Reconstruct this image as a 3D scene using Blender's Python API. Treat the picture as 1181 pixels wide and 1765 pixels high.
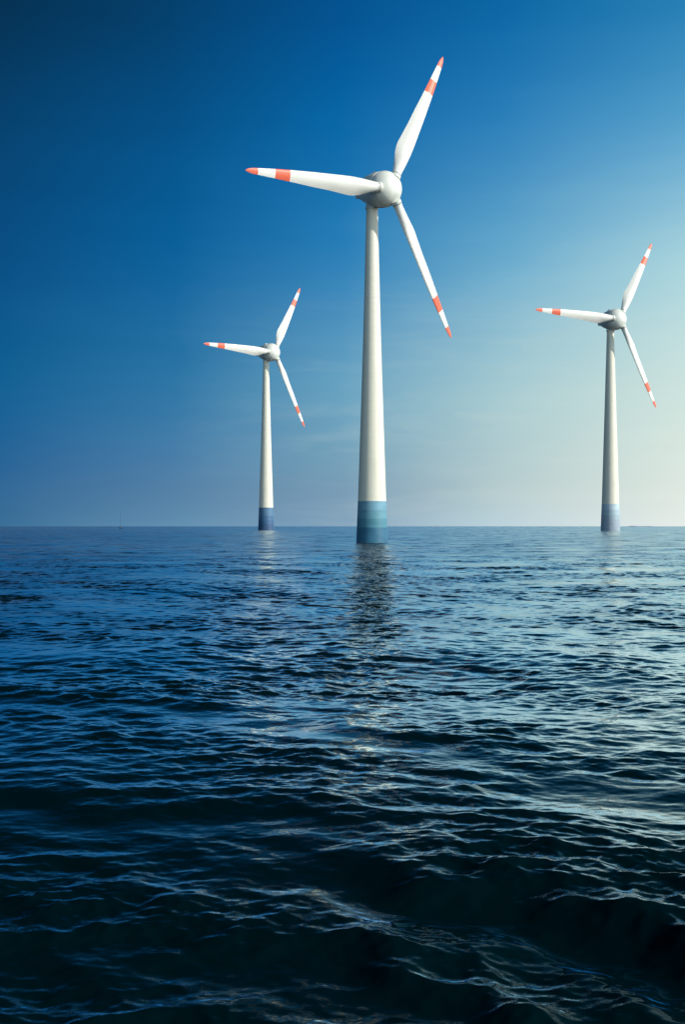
import bpy, bmesh, math, random
import numpy as np
from mathutils import Matrix, Vector, noise

for o in list(bpy.data.objects): bpy.data.objects.remove(o)
S = bpy.context.scene
R = math.radians

# ------------------------------------------------------------------ camera
F = 1900.0                       # focal length in photo pixels (photo 1181 x 1765)
CX, HY = 590.5, 907.0            # principal column, horizon row
CAM_H = 3.27
cam_d = bpy.data.cameras.new("camera"); cam = bpy.data.objects.new("camera", cam_d)
S.collection.objects.link(cam); S.camera = cam
cam.location = (0, 0, CAM_H); cam.rotation_euler = (R(90), 0, 0)
cam_d.sensor_fit = 'VERTICAL'; cam_d.sensor_height = 36; cam_d.sensor_width = 24
cam_d.lens = 36 * F / 1765.0
cam_d.shift_y = (HY - 882.5) / 1765.0
cam_d.clip_start = 0.1; cam_d.clip_end = 60000

# ------------------------------------------------------------------ exposure
S.view_settings.view_transform = 'Standard'; S.view_settings.look = 'None'
S.view_settings.gamma = 1; S.view_settings.exposure = 0
S.view_settings.use_curve_mapping = False
S.cycles.max_bounces = 6
S.cycles.sample_clamp_indirect = 4

# ------------------------------------------------------------------ sun (azimuth clockwise from the view direction)
SUN_AZ, SUN_EL = 115.0, 29.0
sl = bpy.data.lights.new("sun", 'SUN'); sun = bpy.data.objects.new("sun", sl)
S.collection.objects.link(sun)
sl.energy = 3.9; sl.angle = R(0.5); sl.color = (1.0, 0.935, 0.83)
sv = Vector((math.sin(R(SUN_AZ))*math.cos(R(SUN_EL)), math.cos(R(SUN_AZ))*math.cos(R(SUN_EL)), math.sin(R(SUN_EL))))
sun.rotation_euler = sv.to_track_quat('Z', 'Y').to_euler()

# ------------------------------------------------------------------ sky
def lin(c):
    c = c/255.0
    return c/12.92 if c <= .04045 else ((c+.055)/1.055)**2.4
W = bpy.data.worlds.new("World"); S.world = W; W.use_nodes = True
wn = W.node_tree; wn.nodes.clear()
def N(t, kind, **k):
    n = t.nodes.new(kind)
    for a, b in k.items(): setattr(n, a, b)
    return n
def math_node(t, op, a, b=None, c=None, clamp=False):
    n = N(t, 'ShaderNodeMath', operation=op, use_clamp=clamp)
    for i, v in enumerate((a, b, c)):
        if v is None: continue
        if hasattr(v, 'is_output'): t.links.new(v, n.inputs[i])
        else: n.inputs[i].default_value = v
    return n.outputs[0]
def mix_col(t, f, a, b, mode='MIX'):
    n = N(t, 'ShaderNodeMix', data_type='RGBA', blend_type=mode)
    for s, v in ((n.inputs['Factor'], f), (n.inputs[6], a), (n.inputs[7], b)):
        if hasattr(v, 'is_output'): t.links.new(v, s)
        else: s.default_value = v
    return n.outputs[2]
# sky colour by elevation (sine of it) for seven angles away from the sun's bearing
EL = [0.0, 0.030, 0.0615, 0.121, 0.234, 0.338, 0.431, 0.66, 1.0]
COLS = [
 (40,  [(320,325,325),(320,325,325),(318,325,325),(312,322,325),(290,310,320),(230,265,290),(140,200,238),(20,90,145),(0,50,85)]),
 (78,  [(270,274,270),(268,272,268),(266,271,267),(260,268,264),(228,252,256),(140,198,230),(68,156,212),(8,66,108),(0,34,58)]),
 (96.2,[(243,247,240),(234,242,232),(226,239,229),(216,236,228),(178,221,227),(92,170,212),(32,130,185),(0,52,88),(0,28,48)]),
 (106.6,[(190,214,224),(186,207,208),(180,206,210),(172,208,213),(104,174,209),(40,130,190),(0,102,166),(0,42,74),(0,24,42)]),
 (115, [(132,166,192),(122,156,182),(118,164,188),(106,166,196),(38,130,188),(0,105,170),(0,80,144),(0,46,80),(0,24,42)]),
 (123.7,[(97,144,178),(84,128,166),(70,126,171),(42,120,168),(0,98,158),(0,82,138),(0,61,104),(0,38,66),(0,20,34)]),
 (132.3,[(56,112,154),(42,103,151),(30,97,152),(2,97,150),(0,78,134),(0,66,112),(0,47,80),(0,32,55),(0,17,30)]),
 (172, [(50,96,140),(42,90,136),(26,84,134),(2,80,134),(0,68,124),(0,60,106),(0,48,82),(0,28,48),(0,16,28)]),
]
tc = N(wn, 'ShaderNodeTexCoord')
sep = N(wn, 'ShaderNodeSeparateXYZ'); wn.links.new(tc.outputs['Generated'], sep.inputs[0])
X, Y, Z = sep.outputs
hl = math_node(wn, 'MAXIMUM', math_node(wn, 'SQRT', math_node(wn, 'ADD', math_node(wn, 'MULTIPLY', X, X), math_node(wn, 'MULTIPLY', Y, Y))), 1e-4)
dt = math_node(wn, 'ADD', math_node(wn, 'MULTIPLY', X, math.sin(R(SUN_AZ))), math_node(wn, 'MULTIPLY', Y, math.cos(R(SUN_AZ))))
cosd = math_node(wn, 'MAXIMUM', math_node(wn, 'MINIMUM', math_node(wn, 'DIVIDE', dt, hl), 1.0), -1.0)
delta = math_node(wn, 'MULTIPLY', math_node(wn, 'ARCCOSINE', cosd), 180/math.pi)
# soft unevenness of thin high cloud
mp = N(wn, 'ShaderNodeMapping'); mp.inputs['Rotation'].default_value = (0, R(-9), 0); mp.inputs['Scale'].default_value = (2.2, 2.2, 16)
wn.links.new(tc.outputs['Generated'], mp.inputs[0])
nz = N(wn, 'ShaderNodeTexNoise'); nz.inputs['Scale'].default_value = 2.6; nz.inputs['Detail'].default_value = 7; nz.inputs['Distortion'].default_value = .5
wn.links.new(mp.outputs[0], nz.inputs[0])
dz = math_node(wn, 'MULTIPLY', math_node(wn, 'SUBTRACT', nz.outputs[0], .5), 2.2)
delta = math_node(wn, 'SUBTRACT', delta, dz)
prev = None
def rampnode(vals, d0):
    rp = N(wn, 'ShaderNodeValToRGB'); wn.links.new(Z, rp.inputs[0])
    v = np.array([[lin(c) for c in q] for q in vals])
    g = np.linspace(0, 1, 201); es = [e*max(.955, math.cos(R(d0-115)))*1.0 if e < .5 else e for e in EL]
    L = np.stack([np.interp(g, es, v[:, i]) for i in range(3)], 1)
    k = np.exp(-.5*(np.arange(-12, 13)/4.0)**2); k /= k.sum()
    P = np.pad(L, ((12, 12), (0, 0)), 'edge'); L2 = np.stack([np.convolve(P[:, i], k, 'valid') for i in range(3)], 1)
    w = np.clip(g/.08, 0, 1)[:, None]; L = L*(1-w)+L2*w
    pos = [0, .015, .033, .05, .069, .09, .11, .135, .16, .19, .22, .25, .28, .31, .34, .372, .41, .45, .49, .54, .6, .68, .8, 1]
    el = rp.color_ramp.elements
    while len(el) < len(pos): el.new(.5)
    for e, p in zip(el, pos): e.position = p
    for e, p in zip(el, pos): e.color = (*[float(np.interp(p, g, L[:, i])) for i in range(3)], 1)
    return rp.outputs[0]
for (d0, vals) in COLS:
    c = rampnode(vals, d0)
    if prev is None: out = c
    else:
        f = N(wn, 'ShaderNodeMapRange', clamp=True); wn.links.new(delta, f.inputs[0])
        f.inputs[1].default_value = prev; f.inputs[2].default_value = d0
        out = mix_col(wn, f.outputs[0], out, c)
    prev = d0
# faint streaks of high haze low in the sky
nz2 = N(wn, 'ShaderNodeTexNoise'); nz2.inputs['Scale'].default_value = 1.7; nz2.inputs['Detail'].default_value = 8; nz2.inputs['Roughness'].default_value = .62; nz2.inputs['Distortion'].default_value = .8
mp2 = N(wn, 'ShaderNodeMapping'); mp2.inputs['Rotation'].default_value = (0, R(-12), 0); mp2.inputs['Scale'].default_value = (3, 3, 22); mp2.inputs['Location'].default_value = (4.3, 1.0, 2.2)
wn.links.new(tc.outputs['Generated'], mp2.inputs[0]); wn.links.new(mp2.outputs[0], nz2.inputs[0])
h1_ = N(wn, 'ShaderNodeMapRange', interpolation_type='SMOOTHSTEP'); wn.links.new(nz2.outputs[0], h1_.inputs[0]); h1_.inputs[1].default_value = .44; h1_.inputs[2].default_value = .74; h1_.inputs[4].default_value = .17
h2_ = N(wn, 'ShaderNodeMapRange', interpolation_type='SMOOTHSTEP'); wn.links.new(Z, h2_.inputs[0]); h2_.inputs[1].default_value = .26; h2_.inputs[2].default_value = .10
h3_ = N(wn, 'ShaderNodeMapRange', interpolation_type='SMOOTHSTEP'); wn.links.new(delta, h3_.inputs[0]); h3_.inputs[1].default_value = 126; h3_.inputs[2].default_value = 108
out = mix_col(wn, math_node(wn, 'MULTIPLY', math_node(wn, 'MULTIPLY', h1_.outputs[0], h2_.outputs[0]), h3_.outputs[0]), out, (lin(212), lin(224), lin(216), 1))
sky = N(wn, 'ShaderNodeTexSky', sky_type='NISHITA', sun_disc=False, sun_elevation=R(SUN_EL), sun_rotation=R(SUN_AZ), air_density=1.0, dust_density=.6, ozone_density=3.0)
bg1 = N(wn, 'ShaderNodeBackground'); bg1.inputs['Strength'].default_value = .0015; wn.links.new(sky.outputs[0], bg1.inputs['Color'])
bg2 = N(wn, 'ShaderNodeBackground'); bg2.inputs['Strength'].default_value = .96; wn.links.new(out, bg2.inputs['Color'])
ad = N(wn, 'ShaderNodeAddShader'); wo = N(wn, 'ShaderNodeOutputWorld')
wn.links.new(bg1.outputs[0], ad.inputs[0]); wn.links.new(bg2.outputs[0], ad.inputs[1]); wn.links.new(ad.outputs[0], wo.inputs[0])

# ------------------------------------------------------------------ helpers
def link(name, me, parent=None, mats=()):
    o = bpy.data.objects.new(name, me); S.collection.objects.link(o)
    if parent: o.parent = parent
    for m in mats: me.materials.append(m)
    return o
def tag(o, **k):
    for a, b in k.items(): o[a] = b
    return o
def px(x, y, d):                 # point at depth d seen at photo pixel x, y
    return Vector(((x-CX)/F*d, d, CAM_H + (HY-y)/F*d))
def mat(name, col, rough=.5, dirt=None, dirt_amt=.25, dscale=(1, 1, .15), rings=0, spec=.5):
    m = bpy.data.materials.new(name); m.use_nodes = True; t = m.node_tree
    b = t.nodes['Principled BSDF']; b.inputs['Roughness'].default_value = rough
    b.inputs['Specular IOR Level'].default_value = spec
    c = tuple(lin(v) for v in col)+(1,)
    b.inputs['Base Color'].default_value = c
    g = N(t, 'ShaderNodeTexCoord')
    if dirt:
        mp = N(t, 'ShaderNodeMapping'); mp.inputs['Scale'].default_value = dscale
        t.links.new(g.outputs['Object'], mp.inputs[0])
        n = N(t, 'ShaderNodeTexNoise'); n.inputs['Scale'].default_value = .7; n.inputs['Detail'].default_value = 3; n.inputs['Roughness'].default_value = .5
        t.links.new(mp.outputs[0], n.inputs[0])
        r = N(t, 'ShaderNodeMapRange'); r.inputs[1].default_value = .45; r.inputs[2].default_value = .8; r.inputs[4].default_value = dirt_amt
        t.links.new(n.outputs[0], r.inputs[0])
        o = mix_col(t, r.outputs[0], c, tuple(lin(v) for v in dirt)+(1,))
        t.links.new(o, b.inputs['Base Color'])
        r2 = N(t, 'ShaderNodeMapRange'); r2.inputs[3].default_value = rough-.08; r2.inputs[4].default_value = rough+.12
        t.links.new(n.outputs[0], r2.inputs[0]); t.links.new(r2.outputs[0], b.inputs['Roughness'])
    if rings:
        s = N(t, 'ShaderNodeSeparateXYZ'); t.links.new(g.outputs['Object'], s.inputs[0])
        w = math_node(t, 'FRACT', math_node(t, 'MULTIPLY', s.outputs[2], rings))
        w = math_node(t, 'LESS_THAN', w, .14)
        w2 = N(t, 'ShaderNodeTexNoise', noise_dimensions='1D'); w2.inputs['Scale'].default_value = rings*2.3; t.links.new(s.outputs[2], w2.inputs['W'])
        h = math_node(t, 'ADD', math_node(t, 'MULTIPLY', w, -.6), w2.outputs[0])
        bp = N(t, 'ShaderNodeBump'); bp.inputs['Strength'].default_value = .22; bp.inputs['Distance'].default_value = .05/rings
        t.links.new(h, bp.inputs['Height']); t.links.new(bp.outputs[0], b.inputs['Normal'])
    return m
def revolve(prof, seg=64, mats=None, close=True):     # prof: list (r, z [, mat])
    bm = bmesh.new(); rings = []
    for p in prof:
        r, z = p[0], p[1]
        rings.append([bm.verts.new((r*math.cos(2*math.pi*i/seg), r*math.sin(2*math.pi*i/seg), z)) for i in range(seg)])
    for j in range(len(rings)-1):
        for i in range(seg):
            f = bm.faces.new((rings[j][i], rings[j][(i+1) % seg], rings[j+1][(i+1) % seg], rings[j+1][i]))
            f.smooth = True
            if len(prof[j]) > 2: f.material_index = prof[j][2]
    if close:
        for k, rg in ((0, rings[0][::-1]), (-1, rings[-1])):
            f = bm.faces.new(rg)
            if len(prof[k]) > 2: f.material_index = prof[k][2]
    bmesh.ops.recalc_face_normals(bm, faces=bm.faces)
    me = bpy.data.meshes.new("revolved"); bm.to_mesh(me); bm.free()
    me.set_sharp_from_angle(angle=R(40))
    return me

# ------------------------------------------------------------------ sea
rng = np.random.default_rng(11)
WIND = R(262)                    # waves run towards the camera, crests slanting down to the right
def spectrum(L, n, lmin, lmax, slope_rms, rot, spread=4.0, power=4.0, wind=WIND):
    """periodic patch of side L holding waves between lmin and lmax; returns height, dx, dy"""
    k1 = np.fft.fftfreq(n, L/n)*2*np.pi
    kx, ky = np.meshgrid(k1, k1, indexing='ij'); k = np.hypot(kx, ky); k[0, 0] = 1
    a = np.arctan2(ky, kx) + rot - wind
    d = np.abs(np.cos(a/2))**(2*spread) + .04
    kp = 2*np.pi/4.5
    s = np.where((k > 2*np.pi/lmax) & (k <= 2*np.pi/lmin), k**(-power)*np.exp(-1.0*(kp/k)**2), 0)*d
    s[0, 0] = 0
    ph = rng.normal(size=(n, n))+1j*rng.normal(size=(n, n))
    h = ph*np.sqrt(s)
    z = np.fft.ifft2(h).real
    sx = np.fft.ifft2(1j*kx*h).real; sy = np.fft.ifft2(1j*ky*h).real
    g = slope_rms/math.sqrt((sx**2+sy**2).mean())
    dx = np.fft.ifft2(-1j*kx/k*h).real; dy = np.fft.ifft2(-1j*ky/k*h).real
    return (z*g).astype(np.float32), (-dx*g).astype(np.float32), (-dy*g).astype(np.float32)
BANDS = [  # L, n, lmin, lmax, slope rms, rotation, chop
    (611.0, 512, 12.0, 70.0, .022, R(9), .5),
    (233.0, 1024, 5.0, 12.0, .032, R(0), .8),
    (71.3, 1024, 1.2, 4.0, .036, R(17), .9),
    (23.9, 1024, .35, 1.2, .105, R(-21), .8),
    (7.9, 1024, .10, .35, .080, R(38), .6),
]
RIDGES = [  # crest from, to (metres, x across / y away), height, near width, far width
    (-.1, 11.1, 4.6, 7.4, .15, .34, .95),
    (.05, 9.6, 1.9, 5.6, .07, .22, .5),
    (-5.6, 13.6, .9, 12.6, .05, .40, 1.1),
    (-4.2, 9.3, .4, 9.0, .045, .36, .8),
    (-1.0, 18.6, 3.0, 15.6, .055, .45, 1.1),
    (-8.0, 21.5, -1.5, 20.0, .05, .5, 1.3),
]
def sample(A, L, x, y):
    n = A.shape[0]
    u = (x/L*n) % n; v = (y/L*n) % n
    i = np.floor(u).astype(np.int32) % n; j = np.floor(v).astype(np.int32) % n; fu = (u-np.floor(u)); fv = (v-np.floor(v))
    i1 = (i+1) % n; j1 = (j+1) % n
    return (A[i, j]*(1-fu)*(1-fv)+A[i1, j]*fu*(1-fv)+A[i, j1]*(1-fu)*fv+A[i1, j1]*fu*fv)
def build_sea():
    rs = [0.3]
    while rs[-1] < 30000:
        r = rs[-1]
        k = .0021 if r < 120 else (.0050 if r < 900 else (.012 if r < 2500 else .08))
        rs.append(r+k*max(r, 5.0))
    rs = np.array(rs)
    fine = np.arange(-33, 33.001, .062)
    coarse = np.arange(33.062+2, 327-1, 2.0)
    az = np.radians(np.concatenate([fine, coarse]))
    nr, na = len(rs), len(az)
    RR, AA = np.meshgrid(rs, az, indexing='ij')
    x = RR*np.sin(AA); y = RR*np.cos(AA)
    da = np.where(np.abs(np.degrees(AA)) < 33.1, R(.062), R(2.0))
    dr = np.gradient(rs)[:, None]*np.ones_like(AA)
    sp = np.maximum(dr, RR*da)
    zz = np.zeros_like(x); ddx = np.zeros_like(x); ddy = np.zeros_like(x); lost = np.zeros_like(x)
    # slow variation of the wind over the water
    g = spectrum(900.0, 512, 14, 400, 1.0, 0, power=3.2)[0]; g = g/g.std()
    gust = np.clip(1+.34*sample(g, 900.0, x+133, y+71), .35, 1.8)
    # short waves bunch up on the crests and leave the troughs smoother
    m_ = spectrum(61.0, 256, 2.2, 9, 1.0, 0, wind=R(246))[0]; m_ = m_/m_.std()
    bunch = np.clip(.93+.27*sample(m_, 61.0, x+7, y+3), .45, 1.6)
    # a few steeper swell crests close by, low on the far side and abrupt on the near side
    for (x0, y0, x1, y1, A, wn_, wf_) in RIDGES:
        ux, uy = x1-x0, y1-y0; l = math.hypot(ux, uy); ux /= l; uy /= l
        nx_, ny_ = -uy, ux
        if ny_ < 0: nx_, ny_ = -nx_, -ny_
        tt = (x-x0)*ux+(y-y0)*uy
        dd = (x-x0)*nx_+(y-y0)*ny_ + .16*np.sin(tt*1.9+x0*3)+.07*np.sin(tt*4.7+1)
        win = np.clip(tt/(.30*l)+.2, 0, 1)*np.clip((l-tt)/(.30*l)+.2, 0, 1); win = win*win*(3-2*win)
        zz += A*win*np.exp(-(dd/np.where(dd < 0, wn_, wf_))**2)
        zz -= .45*A*win*np.exp(-((dd+wn_*2.0)/wn_)**2)
        bunch = bunch*(1+win*(.75*np.exp(-((dd-.35)/.7)**2)-.62*np.exp(-((dd+wn_*2.0)/(wn_*1.5))**2)))
    for (L, n, lmin, lmax, sr, rot, chop) in BANDS:
        H, DX, DY = spectrum(L, n, lmin, lmax, sr, rot, wind=R(246) if lmin > 1 else WIND)
        c, s = math.cos(rot), math.sin(rot)
        xr = c*x+s*y; yr = -s*x+c*y
        lam = math.sqrt(lmin*lmax)
        w = np.clip((lam*.5-sp)/(lam*.17), 0, 1)
        g_ = gust*(bunch if lmax < 2 else 1.0) if lmax < 6 else 1.0
        zz += w*g_*sample(H, L, xr, yr)
        a = sample(DX, L, xr, yr); b = sample(DY, L, xr, yr)
        ddx += w*g_*chop*(c*a-s*b); ddy += w*g_*chop*(s*a+c*b)
        lost += (1-w**2)*(sr*g_)**2
    co = np.stack([x+ddx, y+ddy, zz], -1).reshape(-1, 3)
    co = np.vstack([co, [[0, 0, 0]]]).astype(np.float32)
    i = np.arange(nr-1)[:, None]; j = np.arange(na)[None, :]; j2 = (j+1) % na
    q = np.stack([i*na+j, (i+1)*na+j, (i+1)*na+j2, i*na+j2], -1).reshape(-1, 4)[:, ::-1]
    tri = np.stack([np.full(na, nr*na), np.arange(na), (np.arange(na)+1) % na], -1)[:, ::-1]
    # angles run clockwise seen from above: keep normals up
    q = q[:, ::-1]; tri = tri
    me = bpy.data.meshes.new("water")
    me.vertices.add(len(co)); me.vertices.foreach_set('co', co.ravel())
    loops = np.concatenate([q.ravel(), tri.ravel()]).astype(np.int32)
    me.loops.add(len(loops)); me.loops.foreach_set('vertex_index', loops)
    nq, nt = len(q), len(tri)
    me.polygons.add(nq+nt)
    me.polygons.foreach_set('loop_start', np.concatenate([np.arange(nq)*4, nq*4+np.arange(nt)*3]).astype(np.int32))
    me.update(calc_edges=True)
    me.polygons.foreach_set('use_smooth', np.ones(nq+nt, bool))
    at = me.attributes.new('fine_slope', 'FLOAT', 'POINT')
    at.data.foreach_set('value', np.append(np.sqrt(lost).ravel(), 0).astype(np.float32))
    at = me.attributes.new('gust', 'FLOAT', 'POINT')
    at.data.foreach_set('value', np.append((gust*bunch).ravel(), 1).astype(np.float32))
    me.update()
    if me.polygons[nq//3].normal.z < 0: me.flip_normals()
    return me
REFL_LINE = 5.9/221.0  # bearing of the added strip that dims the tall tower's reflection
m = bpy.data.materials.new("sea_water"); m.use_nodes = True; t = m.node_tree
t.nodes.remove(t.nodes['Principled BSDF'])
body = N(t, 'ShaderNodeBsdfDiffuse'); body.inputs['Color'].default_value = (.0002, .0072, .0098, 1)
surf = N(t, 'ShaderNodeBsdfGlossy', distribution='GGX'); surf.inputs['Color'].default_value = (.82, .93, .97, 1)
fre = N(t, 'ShaderNodeFresnel'); fre.inputs['IOR'].default_value = 1.34
mixs = N(t, 'ShaderNodeMixShader'); fr = math_node(t, 'MULTIPLY_ADD', math_node(t, 'POWER', fre.outputs[0], 2.8), 9.4, math_node(t, 'MULTIPLY', fre.outputs[0], .03), clamp=True); t.links.new(fr, mixs.inputs[0]); t.links.new(body.outputs[0], mixs.inputs[1]); t.links.new(surf.outputs[0], mixs.inputs[2])
t.links.new(mixs.outputs[0], t.nodes['Material Output'].inputs['Surface'])
geo = N(t, 'ShaderNodeNewGeometry')
fs = N(t, 'ShaderNodeAttribute', attribute_name='fine_slope').outputs['Fac']
gu = N(t, 'ShaderNodeAttribute', attribute_name='gust').outputs['Fac']
def slope_noise(scale, stretch, detail, seed):
    mp = N(t, 'ShaderNodeMapping'); mp.inputs['Rotation'].default_value = (0, 0, R(-8)); mp.inputs['Scale'].default_value = (stretch, 1, 1); mp.inputs['Location'].default_value = (seed, seed*.7, seed)
    t.links.new(geo.outputs['Position'], mp.inputs[0])
    n = N(t, 'ShaderNodeTexNoise'); n.inputs['Scale'].default_value = scale; n.inputs['Detail'].default_value = detail; n.inputs['Roughness'].default_value = .6
    t.links.new(mp.outputs[0], n.inputs[0])
    v = N(t, 'ShaderNodeVectorMath', operation='SUBTRACT'); t.links.new(n.outputs['Color'], v.inputs[0]); v.inputs[1].default_value = (.5, .5, .5)
    v2 = N(t, 'ShaderNodeVectorMath', operation='MULTIPLY'); t.links.new(v.outputs[0], v2.inputs[0]); v2.inputs[1].default_value = (1, 1, 0)
    return v2.outputs[0]
def vscale(v, f):
    n = N(t, 'ShaderNodeVectorMath', operation='SCALE'); t.links.new(v, n.inputs[0])
    if hasattr(f, 'is_output'): t.links.new(f, n.inputs['Scale'])
    else: n.inputs['Scale'].default_value = f
    return n.outputs[0]
def vadd(a, b_):
    n = N(t, 'ShaderNodeVectorMath', operation='ADD'); t.links.new(a, n.inputs[0]); t.links.new(b_, n.inputs[1]); return n.outputs[0]
rip = vscale(slope_noise(26, .55, 3, 3.1), math_node(t, 'MULTIPLY', gu, .18))     # capillary ripples
# added strip of steeper slopes towards the camera, darkens the tall tower's reflection
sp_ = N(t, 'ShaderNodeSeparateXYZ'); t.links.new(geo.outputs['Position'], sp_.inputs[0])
off = math_node(t, 'ABSOLUTE', math_node(t, 'SUBTRACT', sp_.outputs[0], math_node(t, 'MULTIPLY', sp_.outputs[1], REFL_LINE)))
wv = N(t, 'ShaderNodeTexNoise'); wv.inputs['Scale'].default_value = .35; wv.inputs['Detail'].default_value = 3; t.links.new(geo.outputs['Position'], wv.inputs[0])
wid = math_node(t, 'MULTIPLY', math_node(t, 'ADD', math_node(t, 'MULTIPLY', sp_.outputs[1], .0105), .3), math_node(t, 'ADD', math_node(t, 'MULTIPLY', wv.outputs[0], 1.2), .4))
refl_w = N(t, 'ShaderNodeMapRange', interpolation_type='SMOOTHSTEP'); t.links.new(math_node(t, 'DIVIDE', off, wid), refl_w.inputs[0])
refl_w.inputs[1].default_value = .2; refl_w.inputs[2].default_value = 1.5; refl_w.inputs[3].default_value = 1; refl_w.inputs[4].default_value = 0
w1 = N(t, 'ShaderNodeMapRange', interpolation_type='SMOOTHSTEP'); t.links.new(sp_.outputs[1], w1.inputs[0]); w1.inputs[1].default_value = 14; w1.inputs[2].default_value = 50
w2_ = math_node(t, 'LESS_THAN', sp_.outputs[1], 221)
refl_dark = math_node(t, 'MULTIPLY', math_node(t, 'MULTIPLY', refl_w.outputs[0], w1.outputs[0]), w2_)
fs2 = math_node(t, 'ADD', fs, math_node(t, 'MULTIPLY', refl_dark, .8))
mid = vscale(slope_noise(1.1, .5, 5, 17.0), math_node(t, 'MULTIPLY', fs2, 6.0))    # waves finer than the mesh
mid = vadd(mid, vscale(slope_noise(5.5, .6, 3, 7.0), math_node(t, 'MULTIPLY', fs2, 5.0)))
mid = vadd(mid, vscale(slope_noise(.10, .22, 4, 29.0), math_node(t, 'MULTIPLY', fs, 2.4)))     # cat's paws
nn = N(t, 'ShaderNodeVectorMath', operation='NORMALIZE')
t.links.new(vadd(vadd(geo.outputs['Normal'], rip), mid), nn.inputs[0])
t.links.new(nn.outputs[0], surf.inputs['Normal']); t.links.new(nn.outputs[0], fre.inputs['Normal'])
rg = N(t, 'ShaderNodeMapRange'); t.links.new(fs, rg.inputs[0]); rg.inputs[1].default_value = 0; rg.inputs[2].default_value = .16; rg.inputs[3].default_value = .09; rg.inputs[4].default_value = .27
t.links.new(rg.outputs[0], surf.inputs['Roughness'])
sea = link('water', build_sea(), mats=[m]); tag(sea, kind='structure', label='dark blue open sea with choppy ripples')

# ------------------------------------------------------------------ wind turbines
WHITE = mat('white_paint', (240, 240, 232), .38, dirt=(186, 190, 180), dirt_amt=.3)
TOWER = mat('tower_paint', (232, 229, 210), .42, dirt=(180, 186, 176), dirt_amt=.25, rings=.35)
HUBP = mat('hub_paint', (230, 233, 224), .36, dirt=(160, 172, 170), dirt_amt=.4, dscale=(.5, .5, .5))
RED = mat('red_paint', (238, 108, 76), .45)
DARK = mat('seal_rubber', (96, 104, 108), .6)
KEEL = mat('red_trim', (176, 70, 66), .5)
# blade table: span station, leading edge, trailing edge, thickness, pitch (unit: rotor radius = 288)
BT = [(24, 8.2, 8.2, 16.4, 16), (34, 8.4, 8.6, 16.0, 16), (44, 9.4, 11.0, 14.6, 16), (54, 10.4, 14.2, 12.8, 16), (66, 11.4, 17.6, 10.8, 15.5), (78, 12.1, 19.6, 9.2, 15), (88, 12.3, 19.8, 8.2, 15),
      (104, 12.2, 18.0, 7.2, 14.5), (128, 11.7, 15.4, 6.0, 14), (160, 11.2, 13.2, 4.9, 11), (206, 9.8, 9.2, 3.5, 8), (234, 8.3, 7.0, 2.6, 7), (266, 6.2, 4.6, 1.8, 6), (276, 5.4, 3.9, 1.5, 5), (283, 3.8, 2.3, 1.1, 5), (287, 2.0, .9, .7, 5), (288.5, .5, .2, .3, 5)]
def blade_mesh(k):
    T = np.array(BT); st = sorted(set(list(np.arange(24, 288, 2.0)) + [206, 234, 266, 283, 285.5, 287, 288.5]))
    bm = bmesh.new(); rings = []; seg = 28
    for r in st:
        le, te, th, tw = [np.interp(r, T[:, 0], T[:, i]) for i in range(1, 5)]
        le *= .95; te *= .97; th *= .93; w = min(1, max(0, (r-34)/34.0)); w = w*w*(3-2*w)
        ring = []
        for i in range(seg):
            a = 2*math.pi*i/seg; xi = (1-math.cos(a))/2; sg = 1 if math.sin(a) >= 0 else -1
            circ = math.sqrt(max(xi*(1-xi), 0))
            naca = 5*(.2969*math.sqrt(xi)-.126*xi-.3516*xi*xi+.2843*xi**3-.1036*xi**4)
            h = th*(circ*(1-w)+max(naca, .0)*w)*sg + w*th*.28*math.sin(math.pi*xi)*-1
            c = le-xi*(le+te)
            # pitch: leading edge turned upwind (-Y local)
            ca, sa = math.cos(R(tw)), math.sin(R(tw))
            ring.append(bm.verts.new(((c*ca + h*sa)*k, (-c*sa + h*ca)*k, r*k)))
        rings.append((r, ring))
    for (ra, A), (rb, B) in zip(rings, rings[1:]):
        red = 206 <= ra < 234 or ra >= 266
        for i in range(seg):
            f = bm.faces.new((A[i], A[(i+1) % seg], B[(i+1) % seg], B[i])); f.smooth = True; f.material_index = 1 if red else 0
    bm.faces.new(rings[0][1]); f = bm.faces.new(rings[-1][1]); f.material_index = 1
    bmesh.ops.recalc_face_normals(bm, faces=bm.faces)
    me = bpy.data.meshes.new("blade"); bm.to_mesh(me); bm.free(); me.set_sharp_from_angle(angle=R(32)); return me

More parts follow.
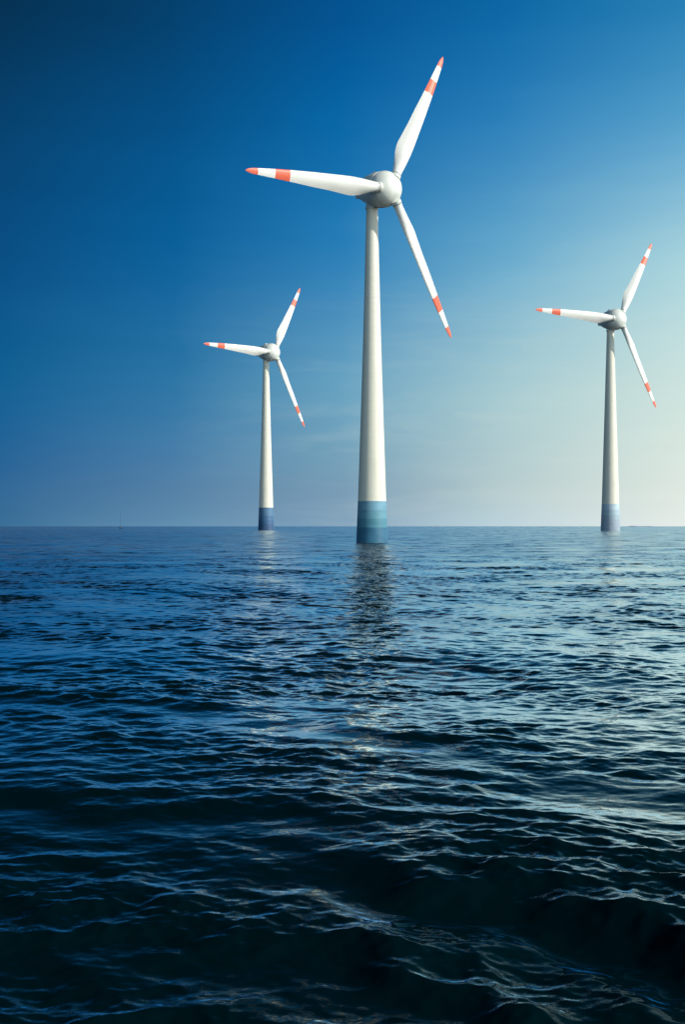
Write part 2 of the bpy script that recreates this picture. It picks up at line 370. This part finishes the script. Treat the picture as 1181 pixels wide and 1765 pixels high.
def turbine(name_label, hub, yaw, tilt, phase, cone, Rpx, foot_px, tower_x, tower_prof, band_rows, band_cols):
    """hub: photo pixel of rotor centre; foot_px: pixels from horizon to waterline; sizes in photo pixels at the hub's depth"""
    yaw, tilt, phase, cone = map(R, (yaw, tilt, phase, cone))
    k = Rpx/288.0                                   # blade-table unit -> local pixel unit
    a = Vector((math.sin(yaw)*math.cos(tilt), -math.cos(yaw)*math.cos(tilt), math.sin(tilt)))
    u = Vector((math.cos(yaw), math.sin(yaw), 0)); v = u.cross(a)*-1
    if v.z < 0: v = -v
    # tower depth: rotor plane stands in front of the tower; solve overhang so that the tower axis lands on its column
    over = 50*k
    for _ in range(30):
        dt_ = F + over*math.cos(yaw)
        over = ((hub[0]-CX) - (tower_x-CX)*dt_/F)/math.sin(yaw)
    dt_ = F + over*math.cos(yaw)
    s = CAM_H/(foot_px*dt_/F)                       # metres per unit
    C = Vector((hub[0]-CX, F, HY-hub[1]))*s + Vector((0, 0, CAM_H))
    base = Vector(((tower_x-CX)*dt_/F*s, dt_*s, 0))
    root = bpy.data.objects.new('wind_turbine', None); S.collection.objects.link(root); root.location = base
    root.empty_display_size = 5
    tag(root, label=name_label, category='wind turbine', group='wind turbines standing in the sea')
    Hc = C - base
    row = lambda y: CAM_H + (HY-y)/F*dt_*s          # world height of a photo row at the tower's depth
    rad = lambda w: w/2/F*dt_*s
    ys = [p[0] for p in tower_prof]; ws = [p[1] for p in tower_prof]
    W_ = lambda y: float(np.interp(y, ys, ws))
    top = ys[0]
    # tower shaft
    prof = []
    yb = band_rows[0]
    for y in np.linspace(yb, top, 60): prof.append((rad(W_(y)), row(y)))
    link('tower', revolve(prof, 72), root, [TOWER])
    # painted base: four coats, each plate ring lapping the next by a few millimetres
    prof = [(rad(ws[-1])*1.06, -6, len(band_cols)-1)]
    rows = list(band_rows)+[HY+foot_px+1]
    for i in range(len(band_cols)-1, -1, -1):
        y1, y0 = rows[i+1], rows[i]
        e = 1.004
        n = 5
        for j in range(n+1):
            y = y1+(y0-y1)*j/n
            prof.append((rad(W_(y))*e, row(y) - (.0 if j < n else .002), i))
        prof.append((rad(W_(y0))*e*.996, row(y0), i-1 if i else 0))
    prof[-1] = (rad(W_(yb))*.999, row(yb), 0)
    fm = revolve(prof, 72)
    ms = [mat('base_coat', c, .5, dirt=tuple(max(0, q-34) for q in c), dirt_amt=.5, dscale=(.6, .6, 1.2), rings=.9) for c in band_cols]
    link('painted_base', fm, root, ms)
    # yaw collar under the nacelle
    rt = rad(ws[0]); zt = row(top)
    link('yaw_collar', revolve([(rt*1.0, zt-.02), (rt*1.13, zt), (rt*1.15, zt+.06*rt), (rt*1.15, zt+.55*rt), (rt*1.05, zt+.6*rt), (rt*1.02, zt+1.9*rt)], 64), root, [HUBP])
    # rotor frame: local Z along the shaft, pointing upwind
    M = Matrix((u, v, a)).transposed()
    if M.determinant() < 0: M = Matrix((-u, v, a)).transposed()
    M = M.to_4x4(); M.translation = Hc + (v*2.4 - a*1.5)*k*s
    M = M @ Matrix.Diagonal((.955, .955, 1, 1))
    q = k*s
    nac = [(.5, -92), (7, -91.5), (10.5, -90), (12.5, -87), (14.5, -83), (17.8, -76), (21.4, -68), (24.6, -60), (27.6, -51), (29.9, -42), (31.4, -33), (32.1, -24), (32.2, -17.2), (31.5, -17.0), (31.3, -16.6)]
    nm = revolve([(r*q, z*q) for r, z in nac], 64)
    for vt in nm.vertices:                      # the tail sweeps up towards its vent
        f_ = max(0, (-vt.co.z/q-17)/75.0); vt.co.y += 13*q*f_**1.3
    n1 = link('nacelle', nm, root, [HUBP]); n1.matrix_local = M
    hubp = [(31.3, -16.4), (31.9, -16.0), (31.9, -14)] + [(31.9*math.cos(R(a_))**.92, -14+27*math.sin(R(a_))) for a_ in range(6, 90, 6)] + [(.4, 13)]
    h1 = link('rotor_hub', revolve([(r*q, z*q) for r, z in hubp], 64), root, [HUBP]); h1.matrix_local = M
    # red trim line under the nacelle
    bm = bmesh.new(); pts = []
    for (r, z) in nac[4:13]:
        c = [(math.cos(R(w))*(r+.15)*q, math.sin(R(w))*(r+.15)*q+13*q*max(0, (-z-17)/75.0)**1.3, z*q) for w in (-99, -96, -93, -90, -87, -84, -81)]
        pts.append([bm.verts.new(p) for p in c])
    for A, B in zip(pts, pts[1:]):
        for i in range(6): bm.faces.new((A[i], A[i+1], B[i+1], B[i]))
    r_ = bmesh.ops.solidify(bm, geom=bm.faces[:], thickness=.4*q)
    me = bpy.data.meshes.new('trim'); bm.to_mesh(me); bm.free()
    kl = link('red_trim', me, n1, [KEEL])
    # weather sensor on top of the nacelle and hatch at its tail
    bm = bmesh.new()
    def bx(x0, x1, y0, y1, z0, z1):
        g = bmesh.ops.create_cube(bm, size=1)
        bmesh.ops.scale(bm, vec=((x1-x0)*q, (y1-y0)*q, (z1-z0)*q), verts=g['verts']); bmesh.ops.translate(bm, vec=((x0+x1)/2*q, (y0+y1)/2*q, (z0+z1)/2*q), verts=g['verts'])
    bx(-3.2, 3.2, 31, 36.2, -48, -39); bx(-.4, .4, 36.2, 38.5, -46.5, -45.7); bx(-.4, .4, 36.2, 38, -42, -41.2); bx(-1.2, 1.2, 38.5, 39, -47, -45)
    bmesh.ops.bevel(bm, geom=bm.edges[:], offset=.18*q, segments=1, affect='EDGES')
    me = bpy.data.meshes.new('sensor'); bm.to_mesh(me); bm.free()
    link('weather_sensor', me, n1, [WHITE])
    bm = bmesh.new(); bx(-4, 4, -1.5, 6, -93, -86)
    bmesh.ops.bevel(bm, geom=bm.edges[:], offset=.5*q, segments=2, affect='EDGES')
    me = bpy.data.meshes.new('vent'); bm.to_mesh(me); bm.free(); link('tail_vent', me, n1, [WHITE])
    # blades
    bmesh_ = blade_mesh(q); bmesh_.materials.append(WHITE); bmesh_.materials.append(RED)
    col_me = revolve([(8.6*q, 22.5*q), (8.8*q, 27.2*q), (8.5*q, 27.8*q), (7.9*q, 28*q), (7.9*q, 29.2*q), (8.3*q, 29.4*q), (8.3*q, 31.6*q), (7.6*q, 32*q)], 40)
    col_me.materials.append(HUBP)
    seal_me = revolve([(7.4*q, 27.9*q), (8.1*q, 28.0*q), (8.1*q, 29.3*q), (7.4*q, 29.4*q)], 40); seal_me.materials.append(DARK)
    for i in range(3):
        tt = phase+i*2*math.pi/3
        d = (math.cos(tt)*v+math.sin(tt)*u); e = (-math.sin(tt)*v+math.cos(tt)*u)
        d2 = d*math.cos(cone)+a*math.sin(cone); y_ = -(a*math.cos(cone)-d*math.sin(cone))
        B = Matrix((e, y_, d2)).transposed().to_4x4(); B.translation = Hc
        o = link('blade', bmesh_, root); o.matrix_local = B
        link('blade_collar', col_me, o); link('collar_seal', seal_me, o)
    return root, s

# tall one in front: foot 28 px below the horizon, about 220 m away, hub 70 m up
MAIN = turbine('tallest white turbine in the middle, its foot painted in teal and steel blue bands',
    (673.8, 325.0), 37.5, -2.1, 25.6, -2.5, 288.2, 28.0, 641.5,
    [(361, 20), (480, 25.5), (593, 31.3), (730, 40), (865, 48.8), (936, 54.5)],
    (864, 879.5, 894, 909), [(112, 162, 184), (96, 152, 170), (74, 136, 154), (44, 108, 138)])
turbine('smaller white turbine at the left, its foot painted dark denim blue',
    (473.1, 607.0), 43.1, 3.0, 30.0, -3.7, 143.3, 6.8, 458.6,
    [(624.5, 10), (760, 17.3), (875, 24.6), (915, 27.6)],
    (875, 889, 897, 904), [(84, 124, 158), (64, 108, 146), (54, 98, 138), (48, 86, 126)])
turbine('smaller white turbine at the right, its foot painted pale lavender blue',
    (1069.3, 549.6), 26.2, 3.7, 31.2, -3.4, 170.2, 8.2, 1053.0,
    [(572, 12), (720, 20.5), (868, 29.3), (916, 33)],
    (869, 878.5, 888, 895.5), [(186, 209, 220), (170, 195, 206), (162, 183, 194), (156, 174, 188)])

# ------------------------------------------------------------------ far sailing boat, bow towards the camera
D = 1500.0
p = px(207, HY, D); k = D/F
boat = bpy.data.objects.new('sailboat', None); S.collection.objects.link(boat); boat.location = (p.x, p.y, 0)
tag(boat, label='tiny far sailing boat with bare mast on the horizon at the left', category='sailboat')
HULL = mat('dark_hull', (30, 52, 72), .4); SPAR = mat('spar', (50, 80, 110), .5); 
bm = bmesh.new(); prev_ = None
for y_, w_, z0, z1 in ((-6, .05, .5, 2.1), (-4.5, .8, -.2, 1.9), (-1.5, 1.5, -.5, 1.7), (2, 1.7, -.5, 1.6), (5, 1.4, -.3, 1.6), (6, 1.2, .2, 1.7)):
    r_ = [bm.verts.new(c) for c in ((-w_, y_, z1), (-w_*.9, y_, (z0+z1)/2), (0, y_, z0), (w_*.9, y_, (z0+z1)/2), (w_, y_, z1), (0, y_, z1+.12))]
    if prev_:
        for i in range(6): bm.faces.new((prev_[i], prev_[(i+1) % 6], r_[(i+1) % 6], r_[i]))
    else: bm.faces.new(r_)
    prev_ = r_
bm.faces.new(prev_[::-1]); bmesh.ops.recalc_face_normals(bm, faces=bm.faces)
me = bpy.data.meshes.new('hull'); bm.to_mesh(me); bm.free(); link('hull', me, boat, [HULL])
bm = bmesh.new()
g = bmesh.ops.create_cube(bm, size=1); bmesh.ops.scale(bm, vec=(2.0, 5, .9), verts=g['verts']); bmesh.ops.translate(bm, vec=(0, 0, 2.0), verts=g['verts'])
bmesh.ops.bevel(bm, geom=bm.edges[:], offset=.25, segments=2, affect='EDGES')
me = bpy.data.meshes.new('cabin'); bm.to_mesh(me); bm.free(); link('cabin', me, boat, [SPAR])
link('mast', revolve([(.20, 1.5), (.18, 14), (.10, 23.0)], 12), boat, [SPAR])
o = link('boom', revolve([(.22, 0), (.32, .5), (.30, 5.0), (.15, 5.3)], 12), boat, [SPAR]); o.location = (0, -.6, 3.2); o.rotation_euler = (R(-90), 0, 0)

# ------------------------------------------------------------------ low pale islands on the horizon
HAZED = mat('hazed_rock', (178, 204, 226), .9, dirt=(160, 186, 208), dirt_amt=.5, dscale=(.02, .02, .05))  # distance haze painted into the rock colour as pale blue
def island(x0, x1, hpx, seed, D=6500.0):
    a_, b_ = px(x0, HY, D), px(x1, HY, D); L = b_.x-a_.x; nx, ny = 90, 12; bm = bmesh.new(); G = []
    for i in range(nx+1):
        c = []
        for j in range(ny+1):
            u_, v_ = i/nx, j/ny
            e = math.sin(math.pi*u_)**.7*math.sin(math.pi*v_)
            h = e*(.35+.65*abs(noise.noise(Vector((u_*3.1+seed, v_*2, seed))))*1.6+.12*noise.noise(Vector((u_*17, v_*6, seed))))
            c.append(bm.verts.new((a_.x+L*u_, D+v_*420, -1.0+h*(hpx/F*D+4))))
        G.append(c)
    for i in range(nx):
        for j in range(ny):
            f = bm.faces.new((G[i][j], G[i+1][j], G[i+1][j+1], G[i][j+1])); f.smooth = True
    me = bpy.data.meshes.new('hills'); bm.to_mesh(me); bm.free()
    tag(link('hills', me, mats=[HAZED]), kind='structure')
island(1100, 1155, 2.0, 5.0)
island(750, 772, 1.2, 9.0)
